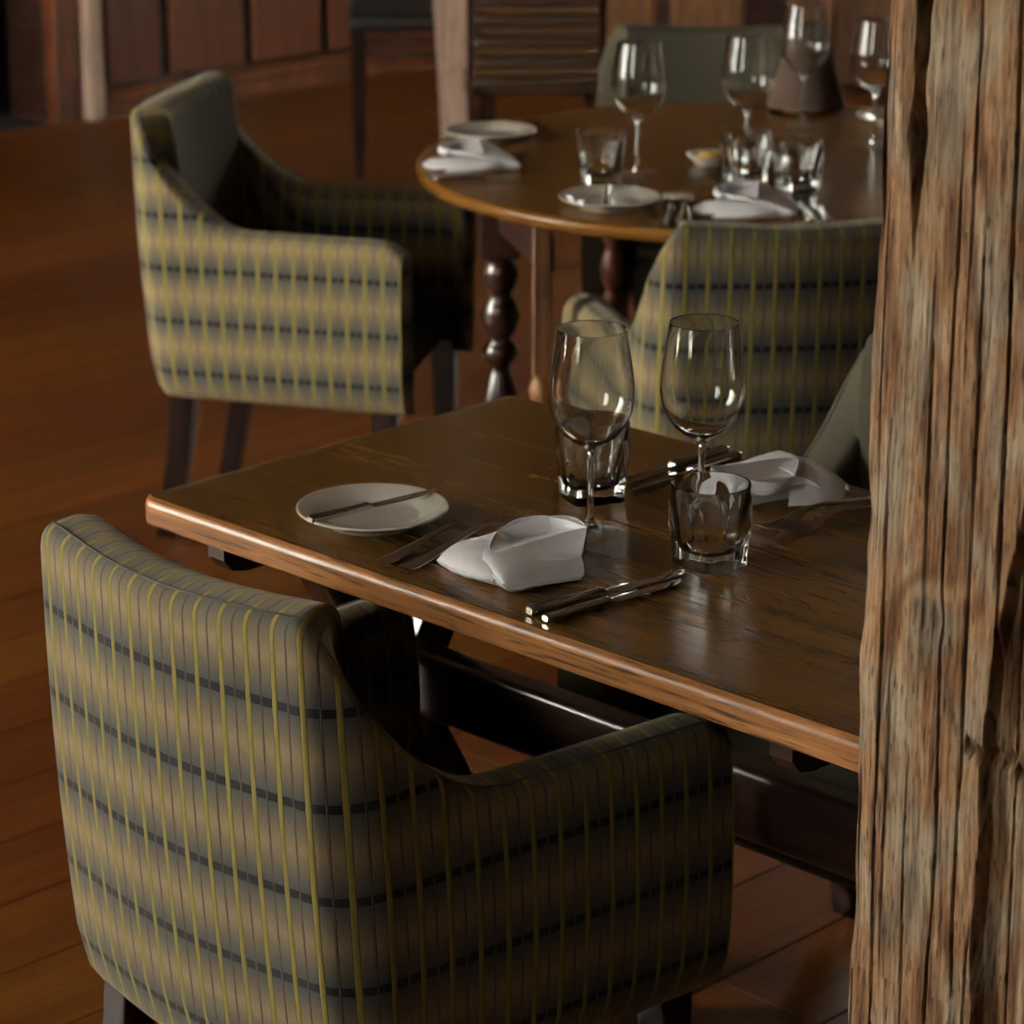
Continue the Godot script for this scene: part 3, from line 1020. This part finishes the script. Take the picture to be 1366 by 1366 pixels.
func napkin(label: String, at: Vector3, turn: float) -> Node3D:
	var o := thing("folded_napkin", label, "napkin", at, turn, "folded white napkins")
	var A := [[[-0.0697, 0.001, 0.043], [-0.0644, 0.005, 0.0484], [-0.0643, 0.007, 0.0458], [-0.0803, 0.003, 0.0234]],
		[[-0.0384, 0.001, 0.0526], [-0.0335, 0.009, 0.0591], [-0.0489, 0.016, 0.0389], [-0.0901, 0.004, -0.0143]],
		[[-0.0085, 0.001, 0.0545], [0.0017, 0.014, 0.0656], [-0.0261, 0.021, 0.0335], [-0.0785, 0.006, -0.0361]],
		[[0.0205, 0.001, 0.0535], [0.0266, 0.016, 0.0596], [-0.0052, 0.02, 0.0231], [-0.0666, 0.006, -0.0553]]]
	var B := [[[0.0217, 0.001, 0.0536], [0.0121, 0.013, 0.0583], [-0.0086, 0.024, 0.0394], [-0.0425, 0.024, -0.0144]],
		[[0.0392, 0.001, 0.0541], [0.0403, 0.016, 0.0666], [0.021, 0.023, 0.0414], [0.0034, 0.022, 0.0014]],
		[[0.0518, 0.001, 0.0484], [0.0551, 0.014, 0.0576], [0.0395, 0.019, 0.0174], [0.0298, 0.02, -0.0185]],
		[[0.0517, 0.002, -0.0099], [0.0737, 0.003, -0.0151], [0.0675, 0.01, -0.0259], [0.0552, 0.017, -0.0346]]]
	var C := [[[-0.0028, 0.024, 0.0336], [-0.0157, 0.027, 0.023], [-0.0311, 0.027, 0.0018], [-0.0429, 0.025, -0.0172]],
		[[0.0078, 0.027, 0.0106], [-0.0326, 0.014, -0.0329], [-0.0483, 0.016, -0.05], [-0.0485, 0.028, -0.0538]],
		[[0.0144, 0.029, -0.0273], [-0.0187, 0.016, -0.0642], [-0.0281, 0.018, -0.0764], [-0.0272, 0.03, -0.0753]],
		[[0.0283, 0.032, -0.0703], [0.0284, 0.0322, -0.0704], [0.0274, 0.0321, -0.0712], [0.0259, 0.032, -0.0724]]]
	var D := [[[0.0445, 0.001, 0.0468], [0.0477, 0.01, 0.0455], [0.0432, 0.012, 0.027], [0.025, 0.002, -0.0094]],
		[[0.0492, 0.001, 0.0388], [0.0526, 0.009, 0.0366], [0.049, 0.01, 0.0202], [0.0338, 0.002, -0.0097]],
		[[0.051, 0.001, 0.0268], [0.0545, 0.007, 0.0247], [0.0531, 0.008, 0.0115], [0.0413, 0.002, -0.0114]],
		[[0.0523, 0.001, 0.0118], [0.0527, 0.004, 0.0076], [0.0534, 0.005, 0.0013], [0.0482, 0.002, -0.0113]]]
	var E := [[[-0.001, 0.0245, 0.0354], [0.0048, 0.0238, 0.0396], [0.0117, 0.023, 0.0435], [0.0177, 0.0225, 0.0461]],
		[[0.0092, 0.0275, 0.012], [0.0148, 0.0235, 0.0142], [0.0216, 0.022, 0.0177], [0.028, 0.0205, 0.0207]],
		[[0.0158, 0.0295, -0.0259], [0.0259, 0.023, -0.0202], [0.0356, 0.02, -0.0136], [0.0466, 0.0185, -0.0057]],
		[[0.0297, 0.0325, -0.0688], [0.039, 0.026, -0.0569], [0.0487, 0.021, -0.0438], [0.0559, 0.0165, -0.0338]]]
	var F := [[[-0.0901, 0.004, -0.0143], [-0.0877, 0.0026, -0.0203], [-0.0857, 0.0012, -0.0253], [-0.0837, 0.001, -0.0303]],
		[[-0.0429, 0.025, -0.0172], [-0.0405, 0.0163, -0.0232], [-0.0385, 0.0075, -0.0282], [-0.0365, 0.001, -0.0332]],
		[[-0.0272, 0.03, -0.0753], [-0.0248, 0.0195, -0.0813], [-0.0228, 0.009, -0.0863], [-0.0208, 0.001, -0.0913]],
		[[0.0259, 0.032, -0.0724], [0.0239, 0.022, -0.0734], [0.0219, 0.011, -0.0734], [0.0199, 0.001, -0.0724]]]
	var n := 0
	for net in [A, B, C, D, E, F]:
		var local := []
		for row in net:
			var r := []
			for p in row:
				r.append(Vector3(p[0], p[1], p[2]))
			local.append(r)
		var b := MB.new()
		sheet(b, local, 28, 0.0016, [0.0010, 0.0010, 0.0012, 0.0008, 0.0010, 0.0004][n])
		obj(["folded_body", "wrapped_band", "top_flap", "rolled_core", "side_fold", "back_fold"][n], b.commit(false), M.linen, o)
		n += 1
	return o

# ---------------------------------------------------------------- timber post
func timber_post() -> void:
	var w := 0.27
	var corner := Vector3(0.268, 0, -2.14)
	var o := thing("timber_post", "thick weathered grey-brown timber post with long cracks, at the right", "post", corner, -ANG)
	var n1 := FastNoiseLite.new()
	n1.seed = 7
	n1.frequency = 1.0
	n1.fractal_octaves = 3
	var n2 := FastNoiseLite.new()
	n2.seed = 9
	n2.frequency = 1.0
	n2.fractal_octaves = 2
	# cracks on the face towards the room's windows: [s, from y, to y, half width, depth, wander]
	var cracks := [
		[0.047, 1.20, 2.6, 0.0045, 0.022, 0.006], [0.028, 0.2, 1.12, 0.0012, 0.006, 0.004], [0.085, 0.0, 1.35, 0.0014, 0.007, 0.005], [0.108, 0.55, 1.30, 0.0013, 0.006, 0.004],
		[0.066, 0.9, 1.25, 0.0011, 0.005, 0.003], [0.132, 0.85, 2.6, 0.0018, 0.009, 0.004], [0.150, 0.2, 1.1, 0.0012, 0.006, 0.003], [0.038, 0.55, 0.95, 0.0010, 0.004, 0.003],
		[0.018, 0.9, 1.45, 0.0009, 0.004, 0.003], [0.058, 0.3, 0.85, 0.0010, 0.005, 0.004], [0.098, 1.05, 1.5, 0.0010, 0.005, 0.003], [0.120, 0.3, 0.75, 0.0012, 0.005, 0.004]]
	var cols := 0
	var ss := PackedFloat32Array()
	var q := 0.0
	while q < w:
		ss.append(q)
		q += 0.00105
	var fine := ss.size()
	while q < 4 * w - 0.001:
		ss.append(q)
		q += 0.009
	ss.append(4 * w)
	cols = ss.size()
	var rows := []
	var uvs := []
	var y := 0.0
	while y < 3.0:
		var r := PackedVector3Array()
		var t := PackedVector2Array()
		for j in cols:
			var s := ss[j] if j < cols - 1 else 0.0
			var face := int(s / w) % 4
			var e := s - face * w
			# square outline with worn corners
			var p: Vector2
			var nn: Vector2
			match face:
				0:
					p = Vector2(e, 0)
					nn = Vector2(0, 1)
				1:
					p = Vector2(w, -e)
					nn = Vector2(1, 0)
				2:
					p = Vector2(w - e, -w)
					nn = Vector2(0, -1)
				_:
					p = Vector2(0, -w + e)
					nn = Vector2(-1, 0)
			var edge := minf(e, w - e)
			var worn := 0.014 * pow(clampf(1.0 - edge / 0.030, 0, 1), 2.0) * (1.0 + 0.8 * n1.get_noise_2d(face * 3.0 + 1.0, y * 5.0))
			var d := worn
			d -= 0.0020 * n1.get_noise_2d(s * 26.0, y * 1.7)
			d -= 0.0003 * n2.get_noise_2d(s * 110.0, y * 3.2)
			if face == 0:
				d -= 0.0003 * n2.get_noise_2d(s * 420.0 + 50.0, y * 9.0)
				for c in cracks:
					if y > c[1] and y < c[2]:
						var sc: float = c[0] + c[5] * n1.get_noise_2d(c[0] * 900.0, y * 2.2) - 0.02 * (y - 1.0)  * 0.35
						var taper := clampf(minf(y - c[1], c[2] - y) / 0.12, 0, 1)
						var ww: float = c[3] * (0.6 if c[3] < 0.004 else 1.0) * taper * (0.8 + 0.5 * n2.get_noise_2d(c[0] * 500.0, y * 14.0))
						var x := absf(s - sc)
						if x < ww * 2.0:
							d += c[4] * taper * clampf(1.6 - x / maxf(ww, 1e-5) * 0.9, 0, 1)
				# broken recess low on the right
				var lim := 0.128 + 0.006 * n1.get_noise_2d(3.0, y * 6.0) + (0.0 if y < 0.86 else clampf((y - 0.86) * 0.12, 0, 0.03))
				if s > lim and y < 1.10:
					d += 0.013 * clampf((s - lim) / 0.004, 0, 1) * clampf((1.10 - y) / 0.1, 0, 1)
				# broken ledge
				var ly := 0.842 + 0.008 * n2.get_noise_2d(s * 60.0, 4.0) - (s - 0.11) * 0.25
				if s > 0.112:
					var k := clampf(1.0 - absf(y - ly) / 0.008, 0, 1)
					d += 0.012 * k * (0.7 + 0.6 * n2.get_noise_2d(s * 300.0, y * 300.0))
				# knot
				var kd := Vector2((s - 0.082) / 0.010, (y - 0.935) / 0.020).length()
				d += 0.004 * clampf(1.0 - kd, 0, 1)
			p -= nn * d
			r.append(Vector3(p.x, y, p.y))
			t.append(Vector2(ss[j] + 0.006 * n1.get_noise_2d(ss[j] * 8.0, y * 2.0), y))
		rows.append(r)
		uvs.append(t)
		y += 0.0045 if (y > 0.5 and y < 1.5) else 0.02
	var b := MB.new()
	b.patch(rows, uvs, true)
	obj("post_body", b.commit(true), M.post, o)

# ---------------------------------------------------------------- room
func room() -> void:
	var u0 := -5.2
	var u1 := 4.2
	var v0 := -2.90
	var v1 := 6.15
	var H := 3.0
	var T := 0.2
	# floor slab and boards, boards run along v
	var slab := MB.new()
	slab.box(Vector3((u0 + u1) / 2, -0.09, -(v0 + v1) / 2), Vector3(u1 - u0 + 2 * T, 0.14, v1 - v0 + 2 * T), 0.002)
	var fl := struct("floor", slab.commit(), M.dark_x)
	fl.position = ORIGIN
	fl.rotation.y = -ANG
	var rng := RandomNumberGenerator.new()
	rng.seed = 12
	var tones := []
	for k in 7:
		var g := 0.80 + 0.13 * rng.randf()
		tones.append(tinted(M.floor, "floor_board_wood_%s" % ["warm", "red", "pale", "brown", "dull", "deep", "amber"][k], Color(g, g * (0.92 + 0.12 * rng.randf()), g * 0.85), Vector3(rng.randf(), rng.randf(), rng.randf())))
	var bw := 0.165
	var meshes := {}
	var uu := u0
	while uu < u1 - 0.01:
		var wd := minf(bw, u1 - uu)
		var vv := v0
		var first := true
		while vv < v1 - 0.01:
			var ln := [2.4, 3.0, 1.8][rng.randi() % 3] as float
			if first:
				ln *= 0.4 + 0.6 * rng.randf()
				first = false
			ln = snappedf(ln, 0.3)
			if v1 - vv - ln < 0.5:
				ln = v1 - vv
			var key := "%.2f_%.3f" % [ln, wd]
			if not meshes.has(key):
				var b := MB.new()
				b.box(Vector3.ZERO, Vector3(ln - 0.0015, 0.02, wd - 0.0015), 0.0012)
				meshes[key] = b.commit()
			var bd := obj("floor_board", meshes[key], tones[rng.randi() % 7], fl)
			bd.position = Vector3(uu + wd / 2, -0.010 - 0.0003 * rng.randf(), -(vv + ln / 2))
			bd.rotation.y = PI / 2
			vv += ln
		uu += bw
	# walls: local frame x = u, z = -v
	var wall := func(called: String, boxes: Array, m: Material) -> MeshInstance3D:
		var b := MB.new()
		for e in boxes:
			b.box(Vector3((e[0] + e[1]) / 2, (e[2] + e[3]) / 2, -(e[4] + e[5]) / 2), Vector3(e[1] - e[0], e[3] - e[2], e[5] - e[4]), 0.001)
		var o := struct(called, b.commit(), m)
		o.position = ORIGIN
		o.rotation.y = -ANG
		return o
	# window wall (v = v0), openings
	var wins := [[-5.05, -4.55], [-4.25, -2.45]]
	var sill := 0.80
	var head := 2.85
	var bxs := [[u0 - T, u1 + T, 0.0, sill, v0 - T, v0], [u0 - T, u1 + T, head, H, v0 - T, v0]]
	var x := u0 - T
	for w in wins:
		bxs.append([x, w[0], sill, head, v0 - T, v0])
		x = w[1]
	bxs.append([x, 0.045, sill, head, v0 - T, v0])
	bxs.append([0.045, 0.795, sill, 1.05, v0 - T, v0])
	bxs.append([0.045, 0.795, 2.25, head, v0 - T, v0])
	bxs.append([0.795, u1 + T, sill, head, v0 - T, v0])
	wall.call("wall_left", bxs, M.plaster)
	var k := 0
	for w in wins:
		k += 1
		unseen_window(k, W((w[0] + w[1]) / 2, v0 - 0.10, 0), -ANG, w[1] - w[0], sill, head, DAY)
	unseen_window(4, W(0.42, v0 - 0.10, 0), -ANG, 0.75, 1.05, 2.25, DAY_SMALL)  # out of view, placed to light the post and the near chair arm
	unseen_window(3, W(-2.5, v1 + 0.10, 0), -ANG + PI, 1.0, 0.85, 1.95, DAY_FAR)  # out of view, placed to light the back corner and inner chair backs
	# far wall across the room (v = v1), boarded
	var wr: MeshInstance3D = wall.call("wall_right", [[u0 - T, u1 + T, 0.0, 0.85, v1, v1 + T], [u0 - T, u1 + T, 1.95, H, v1, v1 + T], [u0 - T, -3.0, 0.85, 1.95, v1, v1 + T], [-2.0, u1 + T, 0.85, 1.95, v1, v1 + T]], M.dark_x)
	var edges := [-5.2, -4.99, -4.745, -4.67, -4.315, -4.12, -3.905, -3.64, -3.36, -3.08]
	for i in edges.size() - 1:
		var a: float = edges[i]
		var b: float = edges[i + 1]
		if i in [2, 4]:
			continue
		bx("wall_board", Vector3((a + b) / 2, 1.1, -v1 + 0.012), Vector3(b - a - 0.012, 2.2, 0.022), M.panel_b if i % 2 else M.panel_c, wr, 0.004)
	# panelled wall (u = u0)
	var door_v0 := 2.9
	var door_v1 := 3.72
	var wb: MeshInstance3D = wall.call("wall_back", [[u0 - T, u0, 0.0, H, v0, door_v0], [u0 - T, u0, 0.0, H, door_v1, v1], [u0 - T, u0, 2.0, H, door_v0, door_v1]], M.dark_x)
	var pv := [3.93, 4.195, 4.555, 4.905, 5.25, 5.6, 5.95]
	for i in pv.size() - 1:
		var a: float = pv[i]
		var b: float = pv[i + 1]
		bx("wall_panel", Vector3(u0 + 0.012, 0.62, -(a + b) / 2), Vector3(0.022, 1.04, b - a - 0.045), M.panel, wb, 0.006)
	bx("door_jamb", Vector3(u0 + 0.03, 1.0, -(3.72 + 0.045)), Vector3(0.06, 2.0, 0.09), M.panel, wb, 0.004)
	bx("pilaster", Vector3(u0 + 0.05, 1.0, -(3.822 + 0.034)), Vector3(0.09, 2.0, 0.068), M.pale, wb, 0.012)
	# dark recess behind the doorway
	wall.call("door_1", [[u0 - 1.3, u0, -0.06, -0.001, door_v0 - 0.3, door_v1 + 0.3], [u0 - 1.3, u0 - 1.2, -0.05, 2.3, door_v0 - 0.3, door_v1 + 0.3], [u0 - 1.3, u0 - T + 0.02, -0.05, 2.3, door_v0 - 0.3, door_v0 - 0.2], [u0 - 1.3, u0 - T + 0.02, -0.05, 2.3, door_v1 + 0.2, door_v1 + 0.3], [u0 - 1.3, u0 - T + 0.02, 2.2, 2.3, door_v0 - 0.3, door_v1 + 0.3]], M.recess_black)
	var bb := MB.new()
	var pr := []
	for q in [[0.0, 0.0], [0.075, 0.0], [0.075, 0.055], [0.085, 0.062], [0.085, 0.078], [0.07, 0.088], [0.0, 0.09]]:
		pr.append(q)
	var r0 := PackedVector3Array()
	var r1 := PackedVector3Array()
	for q in pr:
		r0.append(Vector3(u0 + q[0], q[1], -3.90))
		r1.append(Vector3(u0 + q[0], q[1], -v1))
	bb.loft([r0, r1], true)
	var bs := struct("baseboard_back", bb.commit(), M.pale_base)
	bs.position = ORIGIN
	bs.rotation.y = -ANG
	wall.call("wall_front", [[u1, u1 + T, 0.0, H, v0, v1]], M.dark_plaster)
	wall.call("ceiling", [[u0 - T, u1 + T, H, H + T, v0 - T, v1 + T]], M.dark_plaster)  # out of view, kept dark to deepen reflections in tabletops and steel

# frame, panes and an area light for daylight; every opening is out of view; local +z looks into the room
func unseen_window(k: int, at: Vector3, turn: float, ww: float, sill: float, head: float, energy: float) -> void:
	var win := Node3D.new()
	win.name = "unseen_window_%d" % k
	add_child(win)
	win.set_meta("kind", "structure")
	win.position = at
	win.rotation.y = turn
	var hh := head - sill
	var yc := (sill + head) / 2
	for s in [-1, 1]:
		bx("window_frame", Vector3(s * (ww / 2 - 0.025), yc, 0), Vector3(0.05, hh, 0.07), M.paint, win)
		bx("window_frame", Vector3(0, yc + s * (hh / 2 - 0.025), 0), Vector3(ww - 0.1, 0.05, 0.07), M.paint, win)
	bx("mullion", Vector3(0, yc, 0), Vector3(0.05, hh - 0.1, 0.06), M.paint, win)
	bx("window_sill", Vector3(0, sill + 0.012, 0.09), Vector3(ww + 0.1, 0.025, 0.20), M.paint, win)
	for s in [-1, 1]:
		bx("pane", Vector3(s * ww / 4, yc, 0), Vector3(ww / 2 - 0.07, hh - 0.1, 0.004), M.pane, win, 0.0005)
	var al := AreaLight3D.new()
	al.name = "unseen_window_daylight"
	al.area_size = Vector2(ww - 0.1, hh - 0.1)
	al.area_normalize_energy = false
	al.light_energy = energy
	al.light_color = Color(1.0, 0.97, 0.92)
	al.area_range = 20.0
	al.shadow_enabled = true
	win.add_child(al)
	al.position = Vector3(0, yc, -0.06)
	al.rotation.y = PI

# ---------------------------------------------------------------- background furniture
func background() -> void:
	# pale tapered pillar
	var p := thing("pale_pillar", "pale limed wood pillar tapering downwards, left of the cane chair", "pillar", Vector3(-0.149, 0, -7.62), 0.1)
	var b := MB.new()
	var rings := []
	for e in [[0.04, 0.032], [0.30, 0.037], [0.64, 0.053], [1.0, 0.060], [3.0, 0.062]]:
		var k: float = e[1]
		rings.append(PackedVector3Array([Vector3(k, e[0], -k), Vector3(k, e[0], k), Vector3(-k, e[0], k), Vector3(-k, e[0], -k)]))
	b.loft(rings, true)
	obj("shaft", b.commit(), M.pale, p)
	bx("foot_block", Vector3(0, 0.025, 0), Vector3(0.10, 0.05, 0.10), M.pale, p, 0.006)
	# dark wooden chair
	var c := thing("wooden_chair", "dark wooden chair with double side rails, beside the pale pillar", "chair", Vector3(-0.265, 0, -8.62), 0.04)
	for s in [[-0.19, 0.2], [0.19, 0.2], [-0.19, -0.2], [0.19, -0.2]]:
		var hgt := 0.92 if s[1] < 0 else 0.43
		bx("leg", Vector3(s[0], hgt / 2, s[1]), Vector3(0.042, hgt, 0.042), M.leg, c, 0.003, Basis.IDENTITY, 0.75)
	bx("seat", Vector3(0, 0.455, 0), Vector3(0.44, 0.05, 0.44), M.leather, c, 0.014)
	for y in [0.365, 0.405]:
		bx("rail", Vector3(0, y, 0.2), Vector3(0.345, 0.022, 0.024), M.dark_x, c, 0.003)
	for y in [0.62, 0.74, 0.86]:
		bx("back_slat", Vector3(0, y, -0.2), Vector3(0.345, 0.06, 0.018), M.dark_x, c, 0.003)
	# woven cane chair, seen from behind
	var w := thing("cane_chair", "brown woven cane chair seen from behind, beyond the round table", "chair", Vector3(0.062, 0, -7.35), 0.05)
	for s in [-1, 1]:
		bx("back_post", Vector3(s * 0.165, 0.48, 0.0), Vector3(0.024, 0.96, 0.03), M.dark_y, w, 0.004)
		bx("front_leg", Vector3(s * 0.165, 0.21, -0.38), Vector3(0.03, 0.42, 0.03), M.dark_y, w, 0.004)
	bx("seat", Vector3(0, 0.445, -0.2), Vector3(0.36, 0.035, 0.40), M.cane_b, w, 0.010)
	bx("top_rail", Vector3(0, 0.95, 0.0), Vector3(0.36, 0.04, 0.034), M.dark_x, w, 0.006)
	for i in 18:
		var y := 0.462 + i * 0.026
		var path := []
		var rad := []
		for k in 13:
			var x := lerpf(-0.158, 0.158, k / 12.0)
			path.append(Vector3(x, y, 0.012 + 0.005 * (1 if (k + i) % 2 else -1)))
			rad.append(0.0125)
		var tb := MB.new()
		tb.tube(path, rad, 8)
		obj("cane_strand", tb.commit(), M.cane if i % 2 else M.cane_b, w)
	# cone-shaded lamp on the round table
	var lp := thing("table_lamp", "unlit lamp with brown cone shade at the back of round table", "lamp", Vector3(0.545, TH, -5.335), 0.0)
	var sh := MB.new()
	sh.lathe([Vector2(0.072, 0.008), Vector2(0.030, 0.160), Vector2(0.028, 0.160), Vector2(0.070, 0.008), Vector2(0.072, 0.008)], 40)
	obj("lamp_shade", sh.commit(), M.shade, lp)
	var bs := MB.new()
	bs.lathe([Vector2(0, 0), Vector2(0.045, 0), Vector2(0.045, 0.006), Vector2(0.012, 0.012), Vector2(0.006, 0.03), Vector2(0.006, 0.15), Vector2(0, 0.15)], 24)
	obj("lamp_base", bs.commit(), M.brass, lp)

const DAY := 66.0
const DAY_FAR := 28.0
const DAY_SMALL := 13.0
const EXPOSURE := 1.28

func _ready() -> void:
	# camera
	var cam := Camera3D.new()
	cam.name = "camera"
	add_child(cam)
	cam.position = Vector3(0, 1.70, 0)
	cam.rotation_degrees = Vector3(-18.0, 0, 0)
	var fov := rad_to_deg(2.0 * atan(683.0 / 3870.0))
	var ca := CameraAttributesPhysical.new()
	ca.frustum_focal_length = 17.5 / tan(deg_to_rad(fov) / 2.0)
	ca.frustum_focus_distance = 2.65
	ca.exposure_aperture = 9.0
	ca.frustum_near = 0.05
	ca.frustum_far = 60.0
	cam.attributes = ca
	cam.fov = fov
	cam.current = true
	# sky and exposure
	var env := Environment.new()
	env.background_mode = Environment.BG_SKY
	var sky := Sky.new()
	var sm := ProceduralSkyMaterial.new()
	sm.sky_top_color = Color(0.80, 0.87, 0.95)
	sm.sky_horizon_color = Color(0.92, 0.94, 0.95)
	sm.ground_bottom_color = Color(0.30, 0.34, 0.20)
	sm.ground_horizon_color = Color(0.45, 0.50, 0.34)
	sm.sky_energy_multiplier = 1.8
	sm.ground_energy_multiplier = 1.5
	sky.sky_material = sm
	env.sky = sky
	env.tonemap_mode = Environment.TONE_MAPPER_LINEAR
	env.tonemap_exposure = EXPOSURE
	env.sdfgi_enabled = true
	env.ssao_enabled = true
	env.ssil_enabled = true
	var we := WorldEnvironment.new()
	we.name = "environment"
	we.environment = env
	add_child(we)
	make_materials()
	M.pale_base = tinted(M.panel, "oak_baseboard", Color(1.0, 1.05, 1.1))
	room()
	timber_post()
	rect_table()
	var rc := Vector3(0.41, 0, -4.85)
	round_table(rc)
	# chairs
	var ch := make_chair("olive striped tub chair nearest the camera, back to us, pushed up to rectangular table", Vector3(-0.135, 0, -2.785), deg_to_rad(-46.5))
	copy(ch, Vector3(-0.366, 0, -5.221), deg_to_rad(-102.1), "olive striped tub chair seen side-on at the left of the round table")
	copy(ch, Vector3(0.392, 0, -4.398), deg_to_rad(9.4), "striped tub chair with its back to us between the two tables")
	var plain_a := copy(ch, Vector3(0.42, 0, -3.20), deg_to_rad(135.4), "plain tweed tub chair mostly hidden by the timber post, facing us across the rectangular table", "plain tweed tub chairs")
	var plain_b := copy(ch, Vector3(0.417, 0, -5.80), deg_to_rad(180.0), "plain dark tweed tub chair facing us on the far side of the round table", "plain tweed tub chairs")
	for c in [plain_a, plain_b]:
		c.get_node("upholstered_shell").material_override = M.tweed
		c.get_node("inner_back").material_override = M.tweed
	# near table settings
	var y := TH
	var pl := plate("white side plate with a butter knife across it, on rectangular table", W(0.25, 0.115, y))
	knife("small butter knife lying across the white plate on the rectangular table", W(0.243, 0.034, y + 0.0155), W(0.261, 0.195) - W(0.243, 0.034), 0.80, "butter knives")
	fork("outer steel fork left of the near napkin, beside the plate", W(0.358, 0.028, y), W(0.333, 0.214) - W(0.358, 0.028), 0.93)
	fork("inner steel fork partly under the near white napkin", W(0.388, 0.030, y), W(0.360, 0.246) - W(0.388, 0.030), 1.06)
	var nk := napkin("white linen napkin folded on near side of the rectangular table", W(0.46, 0.118, y), -ANG)
	knife("long dinner knife right of the near napkin, its tip at the tumbler", W(0.568, 0.024, y), W(0.594, 0.223) - W(0.568, 0.024), 0.97, "table knives", 1.0)
	knife("starter knife lying outermost beside the long dinner knife", W(0.592, 0.021, y), W(0.609, 0.194) - W(0.592, 0.021), 0.86, "table knives", 1.0)
	var g1 := wine_glass("wine glass beside near napkin, in front of a tumbler", W(0.436, 0.250, y))
	copy(g1, W(0.500, 0.350, y), 0, "wine glass standing behind front tumbler on rectangular table")
	var t1 := tumbler("front faceted tumbler with square foot, at the knife tips", W(0.589, 0.262, y), 0.62)
	copy(t1, W(0.357, 0.337, y), 0.35, "faceted tumbler behind the left wine glass on the rectangular table")
	# far setting of the near table
	knife("dark knife nearer the tumblers in the far setting of the rectangular table", W(0.352, 0.565, y), V * -1.0, 0.97)
	knife("dark knife next to the far napkin on the rectangular table", W(0.374, 0.560, y), V * -1.0, 0.86)
	copy(nk, W(0.470, 0.505, y), -ANG + PI, "white linen napkin folded on the far side of the rectangular table")
	fork("steel fork poking out below the far napkin, by the post", W(0.612, 0.560, y), W(0.590, 0.40) - W(0.612, 0.560), 0.93)
	fork("steel fork tucked under the right of the far napkin", W(0.584, 0.560, y), W(0.562, 0.40) - W(0.584, 0.560), 0.93)
	# round table
	copy(pl, Vector3(0.153, y, -4.474), 0, "white side plate nearest us on the round table")
	copy(pl, Vector3(-0.037, y, -5.04), 0, "white side plate behind the left napkin on the round table")
	copy(pl, Vector3(0.70, y, -5.19), 0, "side plate at the back right of the round table")
	knife("butter knife standing out over the nearest round-table plate", Vector3(0.144, y + 0.0155, -4.400), Vector3(0.012, 0, -0.2), 0.80, "butter knives")
	copy(g1, Vector3(0.207, y, -4.732), 0, "leftmost wine glass on the round table")
	copy(g1, Vector3(0.392, y, -4.80), 0, "wine glass behind two tumblers in middle of the round table")
	copy(g1, Vector3(0.521, y, -5.166), 0, "wine glass at the back of the round table before the lampshade")
	copy(g1, Vector3(0.627, y, -4.981), 0, "wine glass against the timber post on the round table")
	copy(t1, Vector3(0.144, y, -4.66), 0.2, "tumbler beside the leftmost wine glass on round table")
	copy(t1, Vector3(0.378, y, -4.664), 0.9, "left of the two tumblers behind the front napkin on round table")
	copy(t1, Vector3(0.458, y, -4.60), 0.4, "right of the two tumblers behind the front napkin on round table")
	copy(nk, Vector3(-0.060, y, -4.80), 0.30, "white napkin at the left edge of the round table")
	copy(nk, Vector3(0.372, y, -4.44), 0.1, "white napkin at front of the round table above the chair back")
	knife("steel knife below the left napkin on the round table", Vector3(-0.128, y, -4.668), Vector3(1, 0, -0.12), 0.9)
	fork("left fork of the pair at front of round table", Vector3(0.240, y, -4.330), Vector3(0.015, 0, -0.25), 1.05)
	fork("right fork of the pair at front of round table", Vector3(0.262, y, -4.330), Vector3(0.018, 0, -0.25), 1.05)
	knife("left knife of the pair right of front round-table napkin", Vector3(0.456, y, -4.345), Vector3(-0.01, 0, -0.2), 0.9)
	knife("right knife of the pair right of front round-table napkin", Vector3(0.482, y, -4.350), Vector3(-0.01, 0, -0.2), 0.9)
	var dish := thing("butter_dish", "small white dish of butter on the round table", "dish", Vector3(0.329, y, -4.809))
	var db := MB.new()
	db.lathe([Vector2(0, 0), Vector2(0.020, 0), Vector2(0.022, 0.003), Vector2(0.036, 0.017), Vector2(0.0365, 0.019), Vector2(0.034, 0.0185), Vector2(0.020, 0.006), Vector2(0, 0.005)], 40)
	obj("dish_body", db.commit(), M.china, dish)
	var bt := MB.new()
	bt.lathe([Vector2(0, 0), Vector2(0.0165, 0), Vector2(0.019, 0.004), Vector2(0.0185, 0.011), Vector2(0.016, 0.014), Vector2(0, 0.0145)], 24)
	var but := obj("butter_pat", bt.commit(), M.butter)
	tag(but, "round yellow pat of butter in the small white dish", "butter")
	but.position = Vector3(0.331, y + 0.0062, -4.809)
	background()
